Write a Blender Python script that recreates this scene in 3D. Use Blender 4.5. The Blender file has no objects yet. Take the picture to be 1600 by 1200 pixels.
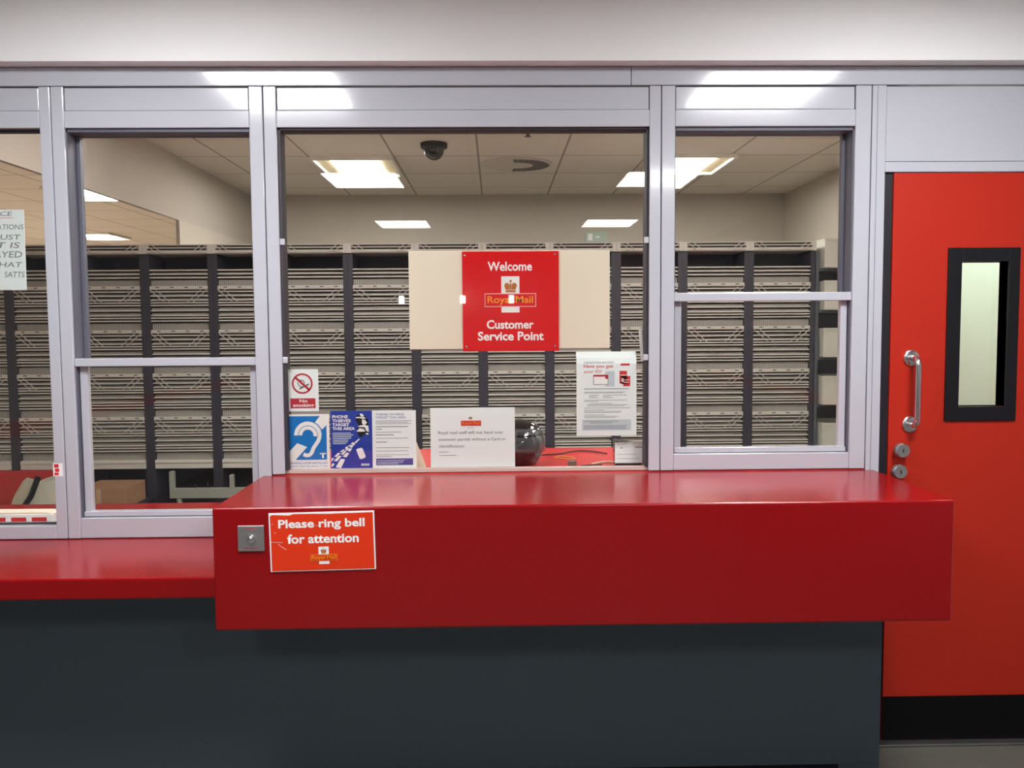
import bpy, bmesh, math, random
from mathutils import Vector, Matrix

random.seed(4)
S = bpy.context.scene
C = S.collection

# ------------------------------------------------------------------ camera, world, exposure
cam_d = bpy.data.cameras.new('camera')
cam_d.sensor_fit = 'HORIZONTAL'
cam_d.sensor_width = 36.0
cam_d.lens = 36.0 * 1350 / 1600
cam = bpy.data.objects.new('camera', cam_d)
C.objects.link(cam)
cam.location = (0, -3.1, 1.56)
cam.rotation_euler = (Matrix.Rotation(math.radians(-1.08), 3, 'Z') @ Matrix.Rotation(math.radians(90 - 3.8), 3, 'X')
                      @ Matrix.Rotation(math.radians(-0.4), 3, 'Z')).to_euler()
S.camera = cam

w = bpy.data.worlds.new('World')
S.world = w
w.use_nodes = True
w.node_tree.nodes['Background'].inputs[0].default_value = (0.6, 0.7, 0.9, 1)
w.node_tree.nodes['Background'].inputs[1].default_value = 0.02

S.view_settings.view_transform = 'Standard'
S.view_settings.look = 'None'
S.view_settings.gamma = 1
S.view_settings.use_curve_mapping = False
S.view_settings.exposure = 0.38

LOBBY_PANEL = 31.0      # emission of the public room's ceiling panels
OFFICE_PANEL = 43.0      # emission of the sorting office's ceiling lights
CEIL = 2.76


# ------------------------------------------------------------------ materials
def srgb(r, g, b):
    f = lambda c: (c / 255 / 12.92) if c / 255 <= 0.04045 else ((c / 255 + 0.055) / 1.055) ** 2.4
    return (f(r), f(g), f(b), 1)


def mat(name, col, rough=0.5, metal=0.0, spec=0.5, noise=None, bump=None, coat=0.0):
    m = bpy.data.materials.new(name)
    m.use_nodes = True
    nt = m.node_tree
    p = nt.nodes['Principled BSDF']
    p.inputs['Base Color'].default_value = col
    p.inputs['Roughness'].default_value = rough
    p.inputs['Metallic'].default_value = metal
    p.inputs['Specular IOR Level'].default_value = spec
    p.inputs['Coat Weight'].default_value = coat
    p.inputs['Coat Roughness'].default_value = 0.06
    if noise or bump:
        tc = nt.nodes.new('ShaderNodeTexCoord')
    if noise:                                   # (scale, amount): fine mottling of the colour
        n = nt.nodes.new('ShaderNodeTexNoise')
        n.inputs['Scale'].default_value = noise[0]
        n.inputs['Detail'].default_value = 4
        nt.links.new(tc.outputs['Object'], n.inputs['Vector'])
        mx = nt.nodes.new('ShaderNodeMix')
        mx.data_type = 'RGBA'
        k = noise[1]
        mx.inputs[6].default_value = tuple(c * (1 - k) for c in col[:3]) + (1,)
        mx.inputs[7].default_value = tuple(min(1, c * (1 + k)) for c in col[:3]) + (1,)
        nt.links.new(n.outputs['Fac'], mx.inputs[0])
        nt.links.new(mx.outputs[2], p.inputs['Base Color'])
    if bump:                                    # (scale, strength)
        n2 = nt.nodes.new('ShaderNodeTexNoise')
        n2.inputs['Scale'].default_value = bump[0]
        n2.inputs['Detail'].default_value = 3
        nt.links.new(tc.outputs['Object'], n2.inputs['Vector'])
        b = nt.nodes.new('ShaderNodeBump')
        b.inputs['Strength'].default_value = bump[1]
        b.inputs['Distance'].default_value = 0.002
        nt.links.new(n2.outputs['Fac'], b.inputs['Height'])
        nt.links.new(b.outputs[0], p.inputs['Normal'])
    return m


def emit(name, col, strength):
    m = bpy.data.materials.new(name)
    m.use_nodes = True
    nt = m.node_tree
    nt.nodes.remove(nt.nodes['Principled BSDF'])
    e = nt.nodes.new('ShaderNodeEmission')
    e.inputs[0].default_value = col
    e.inputs[1].default_value = strength
    nt.links.new(e.outputs[0], nt.nodes['Material Output'].inputs[0])
    return m


def glass(name, tint, ior=1.8):
    m = bpy.data.materials.new(name)
    m.use_nodes = True
    nt = m.node_tree
    nt.nodes.remove(nt.nodes['Principled BSDF'])
    t = nt.nodes.new('ShaderNodeBsdfTransparent')
    t.inputs[0].default_value = tint
    g = nt.nodes.new('ShaderNodeBsdfGlossy')
    g.inputs['Roughness'].default_value = 0.0
    fr = nt.nodes.new('ShaderNodeFresnel')
    fr.inputs[0].default_value = ior
    mx = nt.nodes.new('ShaderNodeMixShader')
    # the mirror image comes off the face that meets the air; the inner side of the solid pane just lets light out
    ge = nt.nodes.new('ShaderNodeNewGeometry')
    inv = nt.nodes.new('ShaderNodeMath')
    inv.operation = 'SUBTRACT'
    inv.inputs[0].default_value = 1.0
    nt.links.new(ge.outputs['Backfacing'], inv.inputs[1])
    ml = nt.nodes.new('ShaderNodeMath')
    ml.operation = 'MULTIPLY'
    nt.links.new(fr.outputs[0], ml.inputs[0])
    nt.links.new(inv.outputs[0], ml.inputs[1])
    nt.links.new(ml.outputs[0], mx.inputs[0])
    nt.links.new(t.outputs[0], mx.inputs[1])
    nt.links.new(g.outputs[0], mx.inputs[2])
    nt.links.new(mx.outputs[0], nt.nodes['Material Output'].inputs[0])
    return m


def tile_mat(name, col, line, px, py, ox, oy, wline):
    """Suspended ceiling: plain tiles with thin darker grid joints at pitch px, py (metres)."""
    m = mat(name, col, 0.9, spec=0.2)
    nt = m.node_tree
    p = nt.nodes['Principled BSDF']
    tc = nt.nodes.new('ShaderNodeTexCoord')
    sx = nt.nodes.new('ShaderNodeSeparateXYZ')
    nt.links.new(tc.outputs['Object'], sx.inputs[0])

    def mth(op, a, b):
        n = nt.nodes.new('ShaderNodeMath')
        n.operation = op
        for i, v in enumerate((a, b)):
            if isinstance(v, (int, float)):
                n.inputs[i].default_value = v
            else:
                nt.links.new(v, n.inputs[i])
        return n.outputs[0]
    masks = []
    for out, pitch, off in ((sx.outputs[0], px, ox), (sx.outputs[1], py, oy)):
        a = mth('SUBTRACT', out, off - wline / 2)
        a = mth('DIVIDE', a, pitch)
        a = mth('FLOORED_MODULO', a, 1.0)
        masks.append(mth('LESS_THAN', a, wline / pitch))
    k = mth('MAXIMUM', masks[0], masks[1])
    nz = nt.nodes.new('ShaderNodeTexNoise')
    nz.inputs['Scale'].default_value = 60
    nt.links.new(tc.outputs['Object'], nz.inputs['Vector'])
    mx = nt.nodes.new('ShaderNodeMix')
    mx.data_type = 'RGBA'
    mx.inputs[6].default_value = tuple(c * .94 for c in col[:3]) + (1,)
    mx.inputs[7].default_value = tuple(min(1, c * 1.04) for c in col[:3]) + (1,)
    nt.links.new(nz.outputs['Fac'], mx.inputs[0])
    m2 = nt.nodes.new('ShaderNodeMix')
    m2.data_type = 'RGBA'
    nt.links.new(k, m2.inputs[0])
    nt.links.new(mx.outputs[2], m2.inputs[6])
    m2.inputs[7].default_value = line
    nt.links.new(m2.outputs[2], p.inputs['Base Color'])
    return m


def rib_mat(name, col, dark, pitch):
    """Grey plastic with fine upright ribs."""
    m = mat(name, col, 0.55, spec=0.3)
    nt = m.node_tree
    p = nt.nodes['Principled BSDF']
    tc = nt.nodes.new('ShaderNodeTexCoord')
    wv = nt.nodes.new('ShaderNodeTexWave')
    wv.wave_type = 'BANDS'
    wv.bands_direction = 'X'
    wv.inputs['Scale'].default_value = 2 * math.pi / pitch / 20
    nt.links.new(tc.outputs['Object'], wv.inputs['Vector'])
    mx = nt.nodes.new('ShaderNodeMix')
    mx.data_type = 'RGBA'
    mx.inputs[6].default_value = dark
    mx.inputs[7].default_value = col
    nt.links.new(wv.outputs['Fac'], mx.inputs[0])
    nt.links.new(mx.outputs[2], p.inputs['Base Color'])
    return m


M = {}
M['wall_white'] = mat('wall_white', srgb(244, 245, 246), 0.75, spec=0.3, noise=(3, .02))
M['lobby_wall'] = mat('lobby_wall', srgb(150, 150, 152), 0.8, spec=0.3)
M['frame'] = mat('frame_paint', srgb(192, 195, 205), 0.14, spec=0.5, noise=(6, .02), coat=0.8)
M['reveal'] = mat('reveal_grey', srgb(92, 94, 108), 0.5)
M['gasket'] = mat('gasket', srgb(55, 52, 60), 0.6)
M['glass'] = glass('window_glass', (0.965, 0.97, 0.955, 1))
M['door_glass'] = glass('door_glass', (0.86, 0.95, 0.86, 1))
M['red'] = mat('counter_red', srgb(146, 9, 16), 0.2, spec=0.45, noise=(180, .22), bump=(260, .04))
M['red_in'] = mat('worktop_red', srgb(190, 40, 44), 0.35, spec=0.5, noise=(180, .12))
M['base'] = mat('base_grey', srgb(76, 88, 97), 0.5, spec=0.3, noise=(90, .06))
M['black'] = mat('black', srgb(22, 22, 26), 0.45, spec=0.3)
M['black_gloss'] = mat('black_gloss', srgb(16, 16, 20), 0.08, coat=0.5)
M['door_red'] = mat('door_red', srgb(184, 42, 26), 0.42, spec=0.3, noise=(120, .05), bump=(160, .08))
M['chrome'] = mat('chrome', srgb(226, 224, 226), 0.2, metal=1.0)
M['steel'] = mat('brushed_steel', srgb(198, 196, 198), 0.42, metal=1.0)
M['alu'] = mat('aluminium', srgb(150, 152, 150), 0.4, metal=0.9)
M['floor'] = mat('floor_vinyl', srgb(104, 104, 96), 0.5, noise=(14, .16))
M['floor_in'] = mat('floor_office', srgb(138, 132, 124), 0.55, noise=(20, .12))
M['ceil_in'] = tile_mat('ceiling_tiles', srgb(222, 213, 202), srgb(150, 143, 135), 0.595, 0.69, -0.11, 2.38, 0.014)
M['ceil_lobby'] = tile_mat('ceiling_tiles_lobby', srgb(225, 225, 222), srgb(170, 170, 168), 0.595, 0.69, -0.17, -1.65, 0.014)
M['vent'] = mat('vent_paint', srgb(208, 200, 190), 0.8, spec=.2)
M['wall_in'] = mat('office_wall', srgb(198, 190, 178), 0.85, spec=0.2, noise=(2, .03))
M['beam'] = mat('beam_paint', srgb(190, 182, 172), 0.85, spec=0.2)
M['tray'] = mat('sort_plastic', srgb(208, 204, 197), 0.5, spec=0.3)
M['rib'] = rib_mat('sort_ribs', srgb(178, 174, 168), srgb(130, 127, 122), 0.0125)
M['upright'] = mat('upright_dark', srgb(52, 50, 62), 0.5)
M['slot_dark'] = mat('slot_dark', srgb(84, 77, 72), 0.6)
M['bin'] = mat('bin_white', srgb(205, 204, 194), 0.5)
M['rack'] = mat('rack_grey', srgb(88, 90, 98), 0.5)
M['card_brown'] = mat('cardboard', srgb(160, 122, 92), 0.85, noise=(14, .1))
M['sack'] = mat('sack_white', srgb(214, 212, 196), 0.8, noise=(25, .08))
M['grey_paint'] = mat('grey_paint', srgb(150, 152, 144), 0.5)
M['paper'] = mat('paper', srgb(238, 246, 249), 0.5, spec=0.3)
M['paper_cream'] = mat('paper_cream', srgb(240, 228, 210), 0.5, spec=0.3)
M['kick'] = mat('kick_black', srgb(10, 9, 12), 0.5, spec=.2)
M['sign_red'] = mat('sign_red', srgb(226, 20, 26), 0.12, spec=0.5)
M['sign_orange'] = mat('sign_orange', srgb(232, 58, 22), 0.35, spec=0.4)
M['print_red'] = mat('print_red', srgb(214, 46, 48), 0.5)
M['print_dred'] = mat('print_darkred', srgb(190, 40, 58), 0.5)
M['print_pink'] = mat('print_pink', srgb(238, 190, 190), 0.6)
M['gold'] = mat('print_gold', srgb(246, 160, 20), 0.5)
M['crown'] = mat('print_crown', srgb(190, 112, 46), 0.5)
M['white'] = mat('print_white', srgb(246, 246, 246), 0.5)
M['blue'] = mat('print_blue', srgb(0, 122, 206), 0.45)
M['navy'] = mat('print_navy', srgb(34, 62, 166), 0.4)
M['violet'] = mat('print_violet', srgb(74, 66, 158), 0.5)
M['ink'] = mat('print_ink', srgb(60, 60, 66), 0.6)
M['ink_l'] = mat('print_grey', srgb(128, 130, 132), 0.6)
M['paleblue'] = mat('print_paleblue', srgb(198, 212, 220), 0.6)
M['green'] = mat('exit_green', srgb(180, 200, 186), 0.5)
M['cable_b'] = mat('cable_black', srgb(40, 26, 28), 0.5)
M['cable_w'] = mat('cable_cream', srgb(206, 170, 140), 0.5)
M['band'] = mat('rubber_band', srgb(214, 150, 80), 0.6)
M['brownblock'] = mat('rubber_brown', srgb(112, 84, 80), 0.7)
M['wing'] = mat('light_reflector', srgb(222, 206, 168), 0.4)
M['lamp_frame'] = mat('lamp_frame', srgb(232, 228, 218), 0.5)
M['panel_lobby'] = emit('panel_lobby', (1.0, 0.985, 0.985, 1), LOBBY_PANEL)
M['panel_far'] = emit('panel_lobby_far', (1.0, 0.985, 0.985, 1), LOBBY_PANEL * .5)
M['panel_office'] = emit('panel_office', (1.0, 0.95, 0.90, 1), OFFICE_PANEL)
M['panel_hall'] = emit('panel_hall', (1.0, 0.90, 0.81, 1), OFFICE_PANEL * 1.9)
M['panel_back'] = emit('panel_back', (0.93, 1.0, 0.97, 1), OFFICE_PANEL * .6)
M['spot_lamp'] = emit('spot_lamp', (1.0, 0.97, 0.95, 1), 16)
M['helmet_grey'] = mat('visor_grey', srgb(70, 72, 76), 0.05, spec=0.6, coat=0.6)


# ------------------------------------------------------------------ mesh helpers
class MB:
    """Collects shapes; build() links them as ONE mesh object."""

    def __init__(s):
        s.v, s.f = [], []

    def _add(s, v, f):
        o = len(s.v)
        s.v += [tuple(a) for a in v]
        s.f += [[o + i for i in q] for q in f]
        return s

    def box(s, x0, x1, y0, y1, z0, z1):
        v = [(x, y, z) for z in (z0, z1) for y in (y0, y1) for x in (x0, x1)]
        return s._add(v, [(0, 2, 3, 1), (4, 5, 7, 6), (0, 1, 5, 4), (2, 6, 7, 3), (0, 4, 6, 2), (1, 3, 7, 5)])

    def prism(s, pts, y0, y1):
        """pts: (x,z) outline, counter-clockwise seen from -y; extruded from y0 (front) to y1."""
        n = len(pts)
        v = [(x, y0, z) for x, z in pts] + [(x, y1, z) for x, z in pts]
        f = [list(range(n)), list(range(2 * n - 1, n - 1, -1))]
        f += [(i, i + n, (i + 1) % n + n, (i + 1) % n) for i in range(n)]
        return s._add(v, f)

    def tube(s, pts, r, n=10, cap=True):
        pts = [Vector(p) for p in pts]
        rings = []
        up = None
        for i, p in enumerate(pts):
            d = (pts[min(i + 1, len(pts) - 1)] - pts[max(i - 1, 0)]).normalized()
            if up is None or abs(d.dot(up)) > .98:
                up = Vector((0, 0, 1)) if abs(d.z) < .9 else Vector((1, 0, 0))
            a = d.cross(up).normalized()
            b = a.cross(d).normalized()
            up = b
            rr = r[i] if isinstance(r, (list, tuple)) else r
            rings.append([p + (a * math.cos(t) + b * math.sin(t)) * rr for t in (2 * math.pi * k / n for k in range(n))])
        v = [q for R in rings for q in R]
        f = []
        for i in range(len(rings) - 1):
            for k in range(n):
                f.append((i * n + k, i * n + (k + 1) % n, (i + 1) * n + (k + 1) % n, (i + 1) * n + k))
        if cap:
            f.append(list(range(n))[::-1])
            f.append([(len(rings) - 1) * n + k for k in range(n)])
        return s._add(v, f)

    def lathe(s, prof, c, axis='z', n=28):
        """prof: (radius, height) pairs; axis 'z' or 'y' (height then runs towards -y)."""
        v, f = [], []
        for r, h in prof:
            for k in range(n):
                t = 2 * math.pi * k / n
                a, b = r * math.cos(t), r * math.sin(t)
                v.append((c[0] + a, c[1] + b, c[2] + h) if axis == 'z' else (c[0] + a, c[1] - h, c[2] + b))
        for i in range(len(prof) - 1):
            for k in range(n):
                f.append((i * n + k, i * n + (k + 1) % n, (i + 1) * n + (k + 1) % n, (i + 1) * n + k))
        f.append(list(range(n))[::-1])
        f.append([(len(prof) - 1) * n + k for k in range(n)])
        return s._add(v, f)

    def build(s, name, m, parent=None, loc=None, bevel=0, smooth=False, seg=2):
        me = bpy.data.meshes.new(name)
        me.from_pydata(s.v, [], s.f)
        me.validate()
        me.materials.append(m)
        bm = bmesh.new()
        bm.from_mesh(me)
        bmesh.ops.recalc_face_normals(bm, faces=bm.faces)
        bm.to_mesh(me)
        bm.free()
        if smooth:
            for p in me.polygons:
                p.use_smooth = True
        o = bpy.data.objects.new(name, me)
        C.objects.link(o)
        if parent is not None:
            o.parent = parent
        if loc is not None:
            o.location = loc
        if bevel:
            b = o.modifiers.new('bevel', 'BEVEL')
            b.width = bevel
            b.segments = seg
            b.limit_method = 'ANGLE'
        if smooth:
            e = o.modifiers.new('split', 'EDGE_SPLIT')
            e.split_angle = math.radians(40)
        return o


def tag(o, label, cat, group=None, kind=None):
    o['label'] = label
    o['category'] = cat
    if group:
        o['group'] = group
    if kind:
        o['kind'] = kind
    return o


def empty(name, loc=(0, 0, 0), rz=0):
    o = bpy.data.objects.new(name, None)
    C.objects.link(o)
    o.location = loc
    o.rotation_euler = (0, 0, rz)
    o.empty_display_size = .1
    return o


def struct(o, label=None, cat=None):
    o['kind'] = 'structure'
    if label:
        o['label'] = label
    if cat:
        o['category'] = cat
    return o


def copy_tree(o, parent=None):
    c = o.copy()
    C.objects.link(c)
    c.parent = parent
    for ch in o.children:
        copy_tree(ch, c)
    return c


# ------------------------------------------------------------------ the public room (camera side)
LX0, LX1, LY0 = -3.2, 2.9, -8.6
struct(MB().box(LX0, LX1, LY0, 0.1, -.1, 0).build('floor', M['floor']), 'speckled grey vinyl floor of the public side', 'floor')
struct(MB().box(LX0, LX1, LY0, 0.0, CEIL, CEIL + .1).build('ceiling', M['ceil_lobby']), 'white tiled ceiling of the public side', 'ceiling')
struct(MB().box(LX0 - .1, LX0, LY0, 0.0, 0, CEIL).build('wall_left', M['lobby_wall']), 'plain grey side wall of the public room', 'wall')
struct(MB().box(LX1, LX1 + .1, LY0, 0.0, 0, CEIL).build('wall_right', M['lobby_wall']), 'plain grey side wall beyond the red door', 'wall')
struct(MB().box(LX0, LX1, LY0 - .1, LY0, 0, CEIL).build('wall_rear', M['lobby_wall']), 'plain grey end wall facing the counter', 'wall')
for i, (a, b) in enumerate((((LX1 - .02, LX1), (LY0, -.4)), ((LX0, LX0 + .02), (LY0, -.7)))):
    struct(MB().box(*a, *b, .86, .96).build('trim_%d' % (i + 2), M['red_in']),
           ['red dado rail on the side wall beyond the door', 'red dado rail on the side wall beyond the low counter'][i], 'dado rail')
# white bulkhead over the windows, standing a little proud of the frames
struct(MB().box(LX0, LX1, -.065, .12, 2.472, CEIL).build('wall_bulkhead', M['wall_white']), 'white bulkhead wall above the window frames', 'wall')
struct(MB().box(LX0, 1.344, .005, .11, 0, .735).build('wall_front', M['base']), 'dark wall under the windows behind the counter base', 'wall')
struct(MB().box(2.47, LX1, .0, .1, 0, 2.472).build('wall_front_end', M['wall_white']), 'white wall past the red door', 'wall')

# lit ceiling panels of the public room: two columns, three rows; they show as glare in the panes and frames
pan = empty('ceiling_light')
MB().box(-.30, .30, -.36, .36, -.012, -.001).build('frame', M['lamp_frame'], pan)
MB().box(-.285, .285, -.345, .345, -.016, -.0125).build('diffuser', M['panel_lobby'], pan)
rows = [(-1.30, 'row by the counter'), (-3.95, 'middle row'), (-6.95, 'farthest row')]
first = True
for y, rl in rows:
    for x, cl in ((-1.05, 'on the low counter side'), (1.33, 'on the red door side')):
        o = pan if first else copy_tree(pan)
        first = False
        o.location = (x, y, CEIL)
        if y == -3.95 and cl.startswith('on the low'):      # the two farther rows are dimmed so lower upright faces stay darker
            for ch in o.children:
                if ch.name.startswith('diffuser'):
                    ch.data = ch.data.copy()
                    ch.data.materials[0] = M['panel_far']
            pan = o
        tag(o, 'bright public room ceiling panel, %s, %s' % (rl, cl), 'ceiling light', 'ceiling panels of the public room')

# small lamps on the end wall of the public room; they show as bright dots in the service window
for i, (x, z, l) in enumerate(((-1.26, 1.93, 'end nearest the low counter'), (-.435, 1.93, 'middle'), (.22, 1.93, 'end nearest the red door'))):
    wl = tag(empty('wall_lamp', (x, LY0, z)), 'small white lamp on the public room end wall, %s' % l, 'lamp', 'small lamps on the end wall')
    MB().box(-.05, .05, .001, .03, -.07, .07).build('housing', M['lamp_frame'], wl, bevel=.004)
    MB().box(-.035, .035, .0305, .045, -.052, .052).build('lens', M['spot_lamp'], wl)

# ------------------------------------------------------------------ window wall
HDR0, HDR1 = 2.405, 2.470
struct(MB().box(LX0, .485, 0, .09, HDR0 + .002, HDR1).box(.487, LX1 - .42, 0, .09, HDR0 + .002, HDR1).build('trim_1', M['frame'], bevel=.002),
       'pale grey header rail over all the window frames', 'header rail')
TOPR0, TOPR1 = 2.263, 2.322      # rail between glass and the blank panels
GAP = .0015


def unit(n, x0, x1, xi0, xi1, sill, label):
    """One framed bay: two stiles, rail, blank panel; the opening runs xi0..xi1."""
    x0 += GAP
    x1 -= GAP
    root = struct(empty('window_%d' % n, ((x0 + x1) / 2, 0, sill)), label, 'window')
    L = lambda x: x - (x0 + x1) / 2
    Z = lambda z: z - sill
    fr = MB()
    fr.box(L(x0), L(xi0), 0, .09, 0, Z(HDR0))
    fr.box(L(xi1), L(x1), 0, .09, 0, Z(HDR0))
    fr.box(L(xi0), L(xi1), 0, .09, Z(TOPR0), Z(TOPR1))
    fr.build('window_frame', M['frame'], root, bevel=.003)
    pz0, pz1 = Z(TOPR1), Z(HDR0)
    MB().box(L(xi0 + .002), L(xi1 - .002), .006, .07, pz0 + .0015, pz1 - .003).build('blank_panel', M['frame'], root, bevel=.003)
    return root, L, Z


# window 1: fixed pane by the picture edge
r1, L, Z = unit(1, -3.16, -1.545, -3.11, -1.585, .808, 'fixed window over the low counter with a handwritten note')
MB().box(L(-3.11), L(-1.585), 0, .09, 0, Z(.856)).build('bottom_rail', M['frame'], r1, bevel=.003)
MB().box(L(-3.11), L(-1.585), .04, .048, Z(.856), Z(TOPR0)).build('pane', M['glass'], r1)
MB().box(L(-3.11), L(-1.585), .028, .04, Z(.856), Z(.862)).box(L(-3.11), L(-1.585), .028, .06, Z(TOPR0) - .007, Z(TOPR0)).build('glazing_bead', M['gasket'], r1)


def sash_window(n, x0, x1, xi0, xi1, sill, sash0, pane0, mid0, mid1, label):
    r, L, Z = unit(n, x0, x1, xi0, xi1, sill, label)
    MB().box(L(xi0), L(xi1), .004, .09, 0, Z(sash0) - .002).build('window_sill', M['frame'], r, bevel=.003)
    # dark lining of the opening (the track the sashes run in)
    MB().box(L(xi0), L(xi0) + .004, .012, .11, Z(sash0), Z(TOPR0)).box(L(xi1) - .004, L(xi1), .012, .11, Z(sash0), Z(TOPR0)) \
        .box(L(xi0), L(xi1), .012, .11, Z(TOPR0) - .012, Z(TOPR0)).build('track', M['reveal'], r)
    MB().box(L(xi0), L(xi1), .006, .05, Z(mid0), Z(mid1)).build('meeting_rail', M['frame'], r, bevel=.003)
    lo = MB().box(L(xi0) + .006, L(xi0) + .032, .03, .055, Z(sash0), Z(mid0))
    lo.box(L(xi1) - .030, L(xi1) - .006, .03, .055, Z(sash0), Z(mid0))
    lo.box(L(xi0) + .006, L(xi1) - .006, .02, .055, Z(sash0), Z(pane0))
    sash = lo.build('sash', M['frame'], r, bevel=.002)
    MB().box(L(xi0) + .032, L(xi1) - .030, .04, .046, Z(pane0), Z(mid0)).build('pane', M['glass'], sash)
    up = MB().box(L(xi0) + .005, L(xi0) + .016, .075, .1, Z(mid1), Z(TOPR0) - .012).box(L(xi1) - .016, L(xi1) - .005, .075, .1, Z(mid1), Z(TOPR0) - .012)
    u = up.build('upper_sash', M['reveal'], r)
    MB().box(L(xi0) + .012, L(xi1) - .012, .085, .091, Z(mid1) - .01, Z(TOPR0) - .012).build('pane', M['glass'], u)
    return r


sash_window(2, -1.545, -.808, -1.50, -.857, .808, .884, .902, 1.428, 1.457, 'sliding sash window over the low counter')
sash_window(4, .594, 1.344, .643, 1.286, 1.034, 1.096, 1.114, 1.646, 1.677, 'sliding sash window beside the red door')

# window 3: the wide fixed pane of the service point
r3, L, Z = unit(3, -.808, .594, -.762, .552, 1.034, 'wide fixed service window with posters along its foot')
MB().box(L(-.762), L(.552), .03, .036, .012, Z(TOPR0)).build('pane', M['glass'], r3)
MB().box(L(-.762), L(.552), .02, .05, 0, .012).build('glazing_channel', mat('channel', srgb(196, 180, 172), .3), r3)
MB().box(L(-.762), L(-.762) + .009, .012, .08, .012, Z(TOPR0)).box(L(.552) - .009, L(.552), .012, .08, .012, Z(TOPR0)) \
    .box(L(-.762), L(.552), .012, .08, Z(TOPR0) - .006, Z(TOPR0)).build('glazing_bead', M['gasket'], r3)
for x, z in ((-.762, 1.855), (-.762, 1.435), (.552, 1.855), (.552, 1.435)):
    s = 1 if x < 0 else -1
    a, b = sorted((L(x), L(x) + s * .018))
    MB().box(a, b, .006, .012, Z(z), Z(z) + .022).build('glazing_clip', M['frame'], r3, bevel=.002)

# ------------------------------------------------------------------ red door
DX0, DX1, DZ1 = 1.430, 2.36, 2.098
d = struct(empty('door_1', (DX0, 0, 0)), 'red door with a narrow vision panel and steel pull handle', 'door')
L = lambda x: x - DX0
f = MB().box(L(1.3455), L(1.396), 0, .09, 0, HDR0).box(L(DX1 + .01), L(2.47), 0, .09, 0, HDR0)
f.box(L(1.396), L(DX1 + .01), 0, .09, DZ1 + .003, 2.137).build('door_frame', M['frame'], d, bevel=.003)
MB().box(L(1.3975), L(DX1 + .008), .005, .08, 2.139, HDR0 - .003).build('overpanel', M['frame'], d, bevel=.003)
MB().box(L(1.363), L(1.3645), -.0006, .002, .9, HDR0).build('seam', M['reveal'], d)
MB().box(L(1.397), L(1.4285), .012, .08, 0, DZ1).build('rebate_strip', mat('rebate', srgb(26, 24, 34), .5), d)
VX0, VX1, VZ0, VZ1 = 1.681, 1.852, 1.258, 1.782
lf = MB()
lf.box(L(DX0), L(VX0), .004, .056, .012, DZ1).box(L(VX1), L(DX1), .004, .056, .012, DZ1)
lf.box(L(VX0), L(VX1), .004, .056, .012, VZ0).box(L(VX0), L(VX1), .004, .056, VZ1, DZ1)
lf.build('door_leaf', M['door_red'], d)
vf = MB()
vf.box(L(1.631), L(VX0), -.004, .06, 1.206, 1.832).box(L(VX1), L(1.893), -.004, .06, 1.206, 1.832)
vf.box(L(VX0), L(VX1), -.004, .06, 1.206, VZ0).box(L(VX0), L(VX1), -.004, .06, VZ1, 1.832)
vf.build('vision_frame', M['black'], d, bevel=.002)
MB().box(L(VX0), L(VX1), .05, .056, VZ0, VZ1).build('vision_pane', M['door_glass'], d)
MB().box(L(DX0 + .0003), L(DX1), -.001, .0035, .014, .177).build('kickplate', M['kick'], d)['label'] = 'black kickplate'
# pull handle: two roses and a bent bar
hb = []
hz0, hz1, hx = 1.195, 1.437, 1.506
for k in range(7):
    t = math.pi / 2 * k / 6
    hb.append((L(hx), -.028 - .026 * math.sin(t), hz1 + .0 - .026 * (1 - math.cos(t))))
hb2 = [(x, y, hz0 + hz1 - z) for x, y, z in hb[::-1]]
h = MB().tube([(L(hx), .004, hz1)] + hb + hb2 + [(L(hx), .004, hz0)], .0105, 14).build('pull_handle', M['chrome'], d, smooth=True)
for z in (hz0, hz1):
    MB().lathe([(.0285, 0), (.0285, .006), (.026, .008), (.0145, .008), (.0135, .005)], (L(hx), .004, z), 'y', 32).build('rose', M['chrome'], h, smooth=True)
for z, x in ((1.104, 1.466), (1.027, 1.459)):
    k = MB().lathe([(.016, 0), (.016, .02), (.0255, .02), (.0255, .04), (.023, .043), (.008, .043)], (L(x), .004, z), 'y', 32).build('lock_cylinder', M['steel'], d, smooth=True)
    MB().box(L(x) - .0015, L(x) + .0015, -.0405, -.038, z - .007, z + .007).build('keyhole', M['black'], k)
MB().box(L(1.36), L(DX1), -.035, .02, 0, .010).build('threshold', M['alu'], d, bevel=.003)

# ------------------------------------------------------------------ counters
hc = tag(empty('service_counter', (.27, -.3, .66)), 'high boxed red service counter under the wide window', 'counter')
L = lambda x: x - .27
Y = lambda y: y + .3
MB().box(L(-.842), L(1.376), Y(-.56), Y(.0), 0, .3705).build('counter_box', M['red'], hc, bevel=.006, seg=3)
MB().box(L(-.80), L(1.34), Y(.002), Y(.635), .335, .3715).build('inner_worktop', M['red_in'], hc)
lc = tag(empty('low_counter', (-2.0, 0, .74)), 'low red counter shelf running into the high counter', 'counter')
MB().box(-1.18, 1.155, -.5, .645, 0, .066).build('worktop', M['red'], lc, bevel=.006)
bs = tag(empty('counter_base', (-.9, -.1, 0)), 'dark grey panelled base under both red counters', 'counter base')
MB().box(-2.25, .055, -.085, .1, .02, .7395).box(.055, 2.235, -.085, .1, .02, .6595).build('base_panel', M['base'], bs)
MB().box(-2.25, 2.09, -.088, .1, 0, .0185).build('plinth', M['black'], bs)
MB().box(2.0905, 2.235, -.085, .1, 0, .0195).build('plinth_end', M['base'], bs)

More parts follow.
